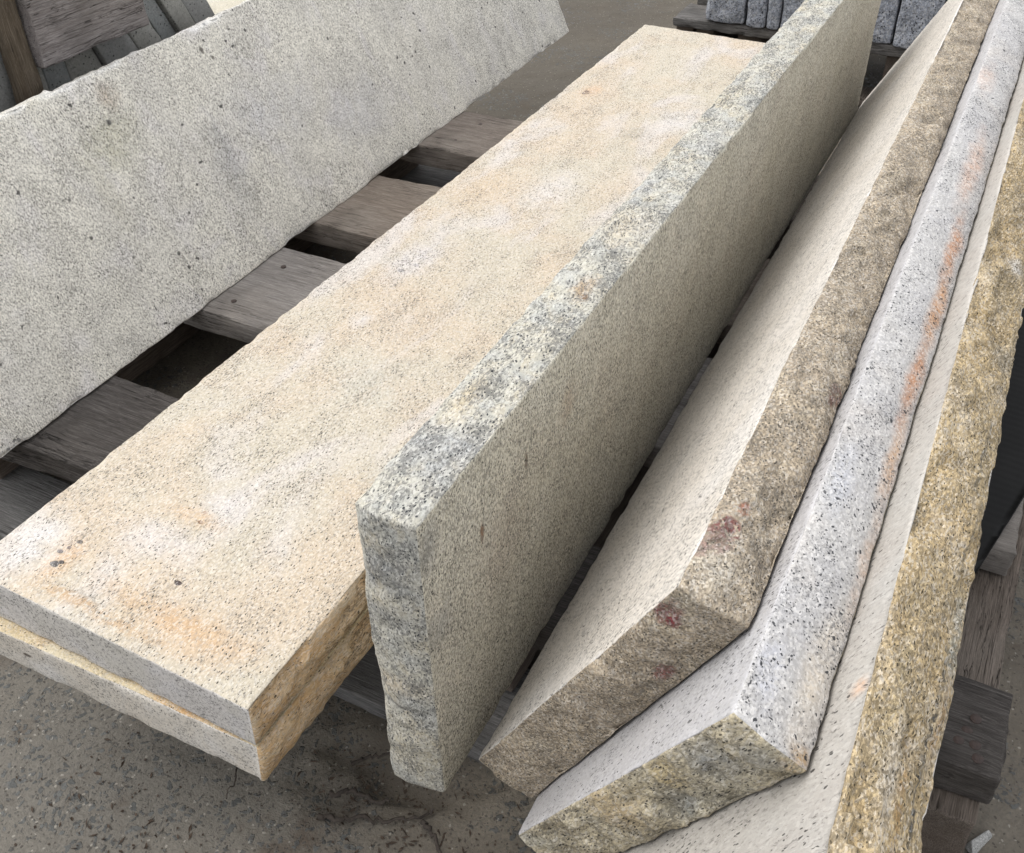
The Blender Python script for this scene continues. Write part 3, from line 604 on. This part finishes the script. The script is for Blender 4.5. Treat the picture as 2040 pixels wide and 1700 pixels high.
# ---------------------------------------------------------------- litter on the ground
rng = random.Random(4)
def tube(name, pts, r0, r1, mat):
    pts = [np.array(p, float) for p in pts]
    V, F = [], []
    n = len(pts); k = 6
    for i, p in enumerate(pts):
        d = pts[min(i + 1, n - 1)] - pts[max(i - 1, 0)]; d /= np.linalg.norm(d)
        a = np.cross(d, [0, 0, 1]); a /= np.linalg.norm(a) + 1e-9; b = np.cross(a, d)
        r = r0 + (r1 - r0) * i / (n - 1); r *= 1 + .25 * math.sin(i * 2.7)
        for j in range(k):
            t = 2 * math.pi * j / k
            V.append(p + (a * math.cos(t) + b * math.sin(t)) * r)
    for i in range(n - 1):
        for j in range(k):
            q = (j + 1) % k
            F.append((i * k + j, i * k + q, (i + 1) * k + q, (i + 1) * k + j))
    return make(name, V, F, mat)
twm = plain('dead_twig_bark', (.055, .043, .034), .9, 200)
def twig(px, seed, wob=.006, r=.0016, lab='', nm='dead_twig'):
    rg = random.Random(seed)
    pts = []
    for i in range(len(px) - 1):
        for s in range(5):
            t = s / 5
            pts.append(W((.027 + px[i][0] * (1 - t) + px[i + 1][0] * t + rg.uniform(-wob, wob), px[i][1] * (1 - t) + px[i + 1][1] * t - .018 + rg.uniform(-wob, wob), -GZ + .003 + rg.uniform(0, .006))))
    o = tube(nm, pts, r, r * .5, twm)
    tag(o, lab, 'twig', 'dead roots and twigs on the ground')
twig([(-.872, .615), (-.862, .60), (-.852, .585), (-.855, .57), (-.845, .556)], 1, .001, .0011, 'thin dark curved twig lying alone on the gravelly ground below the stacked slabs')
twig([(-.705, .633), (-.69, .652), (-.665, .662), (-.64, .655), (-.61, .672)], 2, .004, .0036, 'dark arched root lying on the mud to the left below the upright slab')
twig([(-.70, .60), (-.67, .605), (-.64, .628), (-.60, .64), (-.565, .667), (-.545, .69)], 3, .005, .0032, 'long wavy root running up to the foot of the upright slab')
twig([(-.705, .70), (-.69, .72), (-.67, .735), (-.65, .77)], 4, .004, .0026, 'short bent root nearest the grey bottom board of the pallet')
twig([(-.555, .66), (-.53, .655), (-.50, .63)], 5, .004, .0032, 'stubby root just right of the foot of the upright slab')
# pale splinter beside the dark board end
sp = block('stone_chip', [(.208, .972, -.238), (.212, .976, -.226), (.232, 1.008, -.238), (.233, 1.010, -.232), (.219, .962, -.238), (.216, .966, -.228), (.240, 1.006, -.238), (.238, 1.006, -.233)], [granite('pale_chip', (.30, .30, .29), (.27, .27, .26), (.33, .33, .33), dark=.1, seed=90)], seed=200, cell=.004, r=.001, fine=.0006, chip=.003)
tag(sp, 'pale sharp stone chip on the ground beside the dark rotten board end', 'stone chip')
# loose grit
bases = []
V, F = [], []
t = (1 + 5 ** .5) / 2
ico = np.array([(-1, t, 0), (1, t, 0), (-1, -t, 0), (1, -t, 0), (0, -1, t), (0, 1, t), (0, -1, -t), (0, 1, -t), (t, 0, -1), (t, 0, 1), (-t, 0, -1), (-t, 0, 1)]) / 1.9
icf = np.array([(0, 11, 5), (0, 5, 1), (0, 1, 7), (0, 7, 10), (0, 10, 11), (1, 5, 9), (5, 11, 4), (11, 10, 2), (10, 7, 6), (7, 1, 8), (3, 9, 4), (3, 4, 2), (3, 2, 6), (3, 6, 8), (3, 8, 9), (4, 9, 5), (2, 4, 11), (6, 2, 10), (8, 6, 7), (9, 8, 1)])
rs = np.random.RandomState(7)
for i in range(5200):
    x, y = rs.uniform(-1.5, .35), rs.uniform(.25, 2.7)
    if vnoise(np.array([[x * 5, y * 5, 0]]), 77)[0] < rs.uniform(-.7, .5): continue
    r = .0006 + .0016 * rs.rand() ** 4
    V.append(ico * r * rs.uniform(.6, 1.25, 3) + rs.normal(0, r * .12, (12, 3)) + [x, y, -.001]); F.append(icf + 12 * (len(V) - 1))
g = G('loose_grit_stone')
rnd = g.vor(60, g.co, out='R')
g.l(g.mix(g.rng(rnd[0], .2, 1), (.075, .068, .058), (.17, .155, .13)), g.b.inputs['Base Color']); g.b.inputs['Roughness'].default_value = .9
gt = make('loose_grit', np.concatenate(V), np.concatenate(F), g.m, smooth=False)
# settle every grain on the uneven ground
vv = np.concatenate(V)
zz = .006 * fbm(np.stack([vv[:, 0], vv[:, 1], vv[:, 0] * 0], 1) * 6, 3, 4) - .003
vv[:, 2] += zz
gt.data.vertices.foreach_set('co', vv.ravel()); gt.data.update()
gt['kind'] = 'stuff'; gt['label'] = 'loose grit and tiny pebbles scattered over the yard ground'; gt['category'] = 'grit'

# leaf and bark crumbs gathered round the roots and in the hollows
V, F = [], []
n = 0
while n < 420:
    k = rs.rand()
    if k < .55: x, y = rs.normal(-.40, .06), rs.normal(.455, .028)
    elif k < .85: x, y = rs.normal(-.66, .07), rs.normal(.30, .05)
    else: x, y = rs.uniform(-1.1, -.2), rs.uniform(.2, .8)
    a, l, b = rs.uniform(0, 6.28), .0012 + .0045 * rs.rand() ** 3, .0006 + .0012 * rs.rand()
    ca, sa = math.cos(a), math.sin(a)
    q = []
    for (u, v) in ((-l, 0), (0, -b), (l, 0), (0, b)):
        q.append((x + u * ca - v * sa, y + u * sa + v * ca, .0006 + abs(rs.normal(0, .0012))))
    c = np.array(q); V.append(np.concatenate([c, c - [0, 0, .0005]]))
    F.append(np.array([(0, 1, 2, 3), (7, 6, 5, 4), (0, 4, 5, 1), (1, 5, 6, 2), (2, 6, 7, 3), (3, 7, 4, 0)]) + 8 * n); n += 1
vv = np.concatenate(V)
P2 = np.stack([vv[:, 0], vv[:, 1], vv[:, 0] * 0], 1)
vv[:, 2] += .006 * fbm(P2 * 6, 3, 4) + .0025 * fbm(P2 * 40, 8, 2) - .004
lt = make('leaf_litter', vv, np.concatenate(F), plain('brown_leaf_crumbs', (.062, .042, .028), .9, 120), smooth=False)
lt['kind'] = 'stuff'; lt['label'] = 'dark brown crumbs of leaf and bark lying round the roots on the mud'; lt['category'] = 'leaf litter'
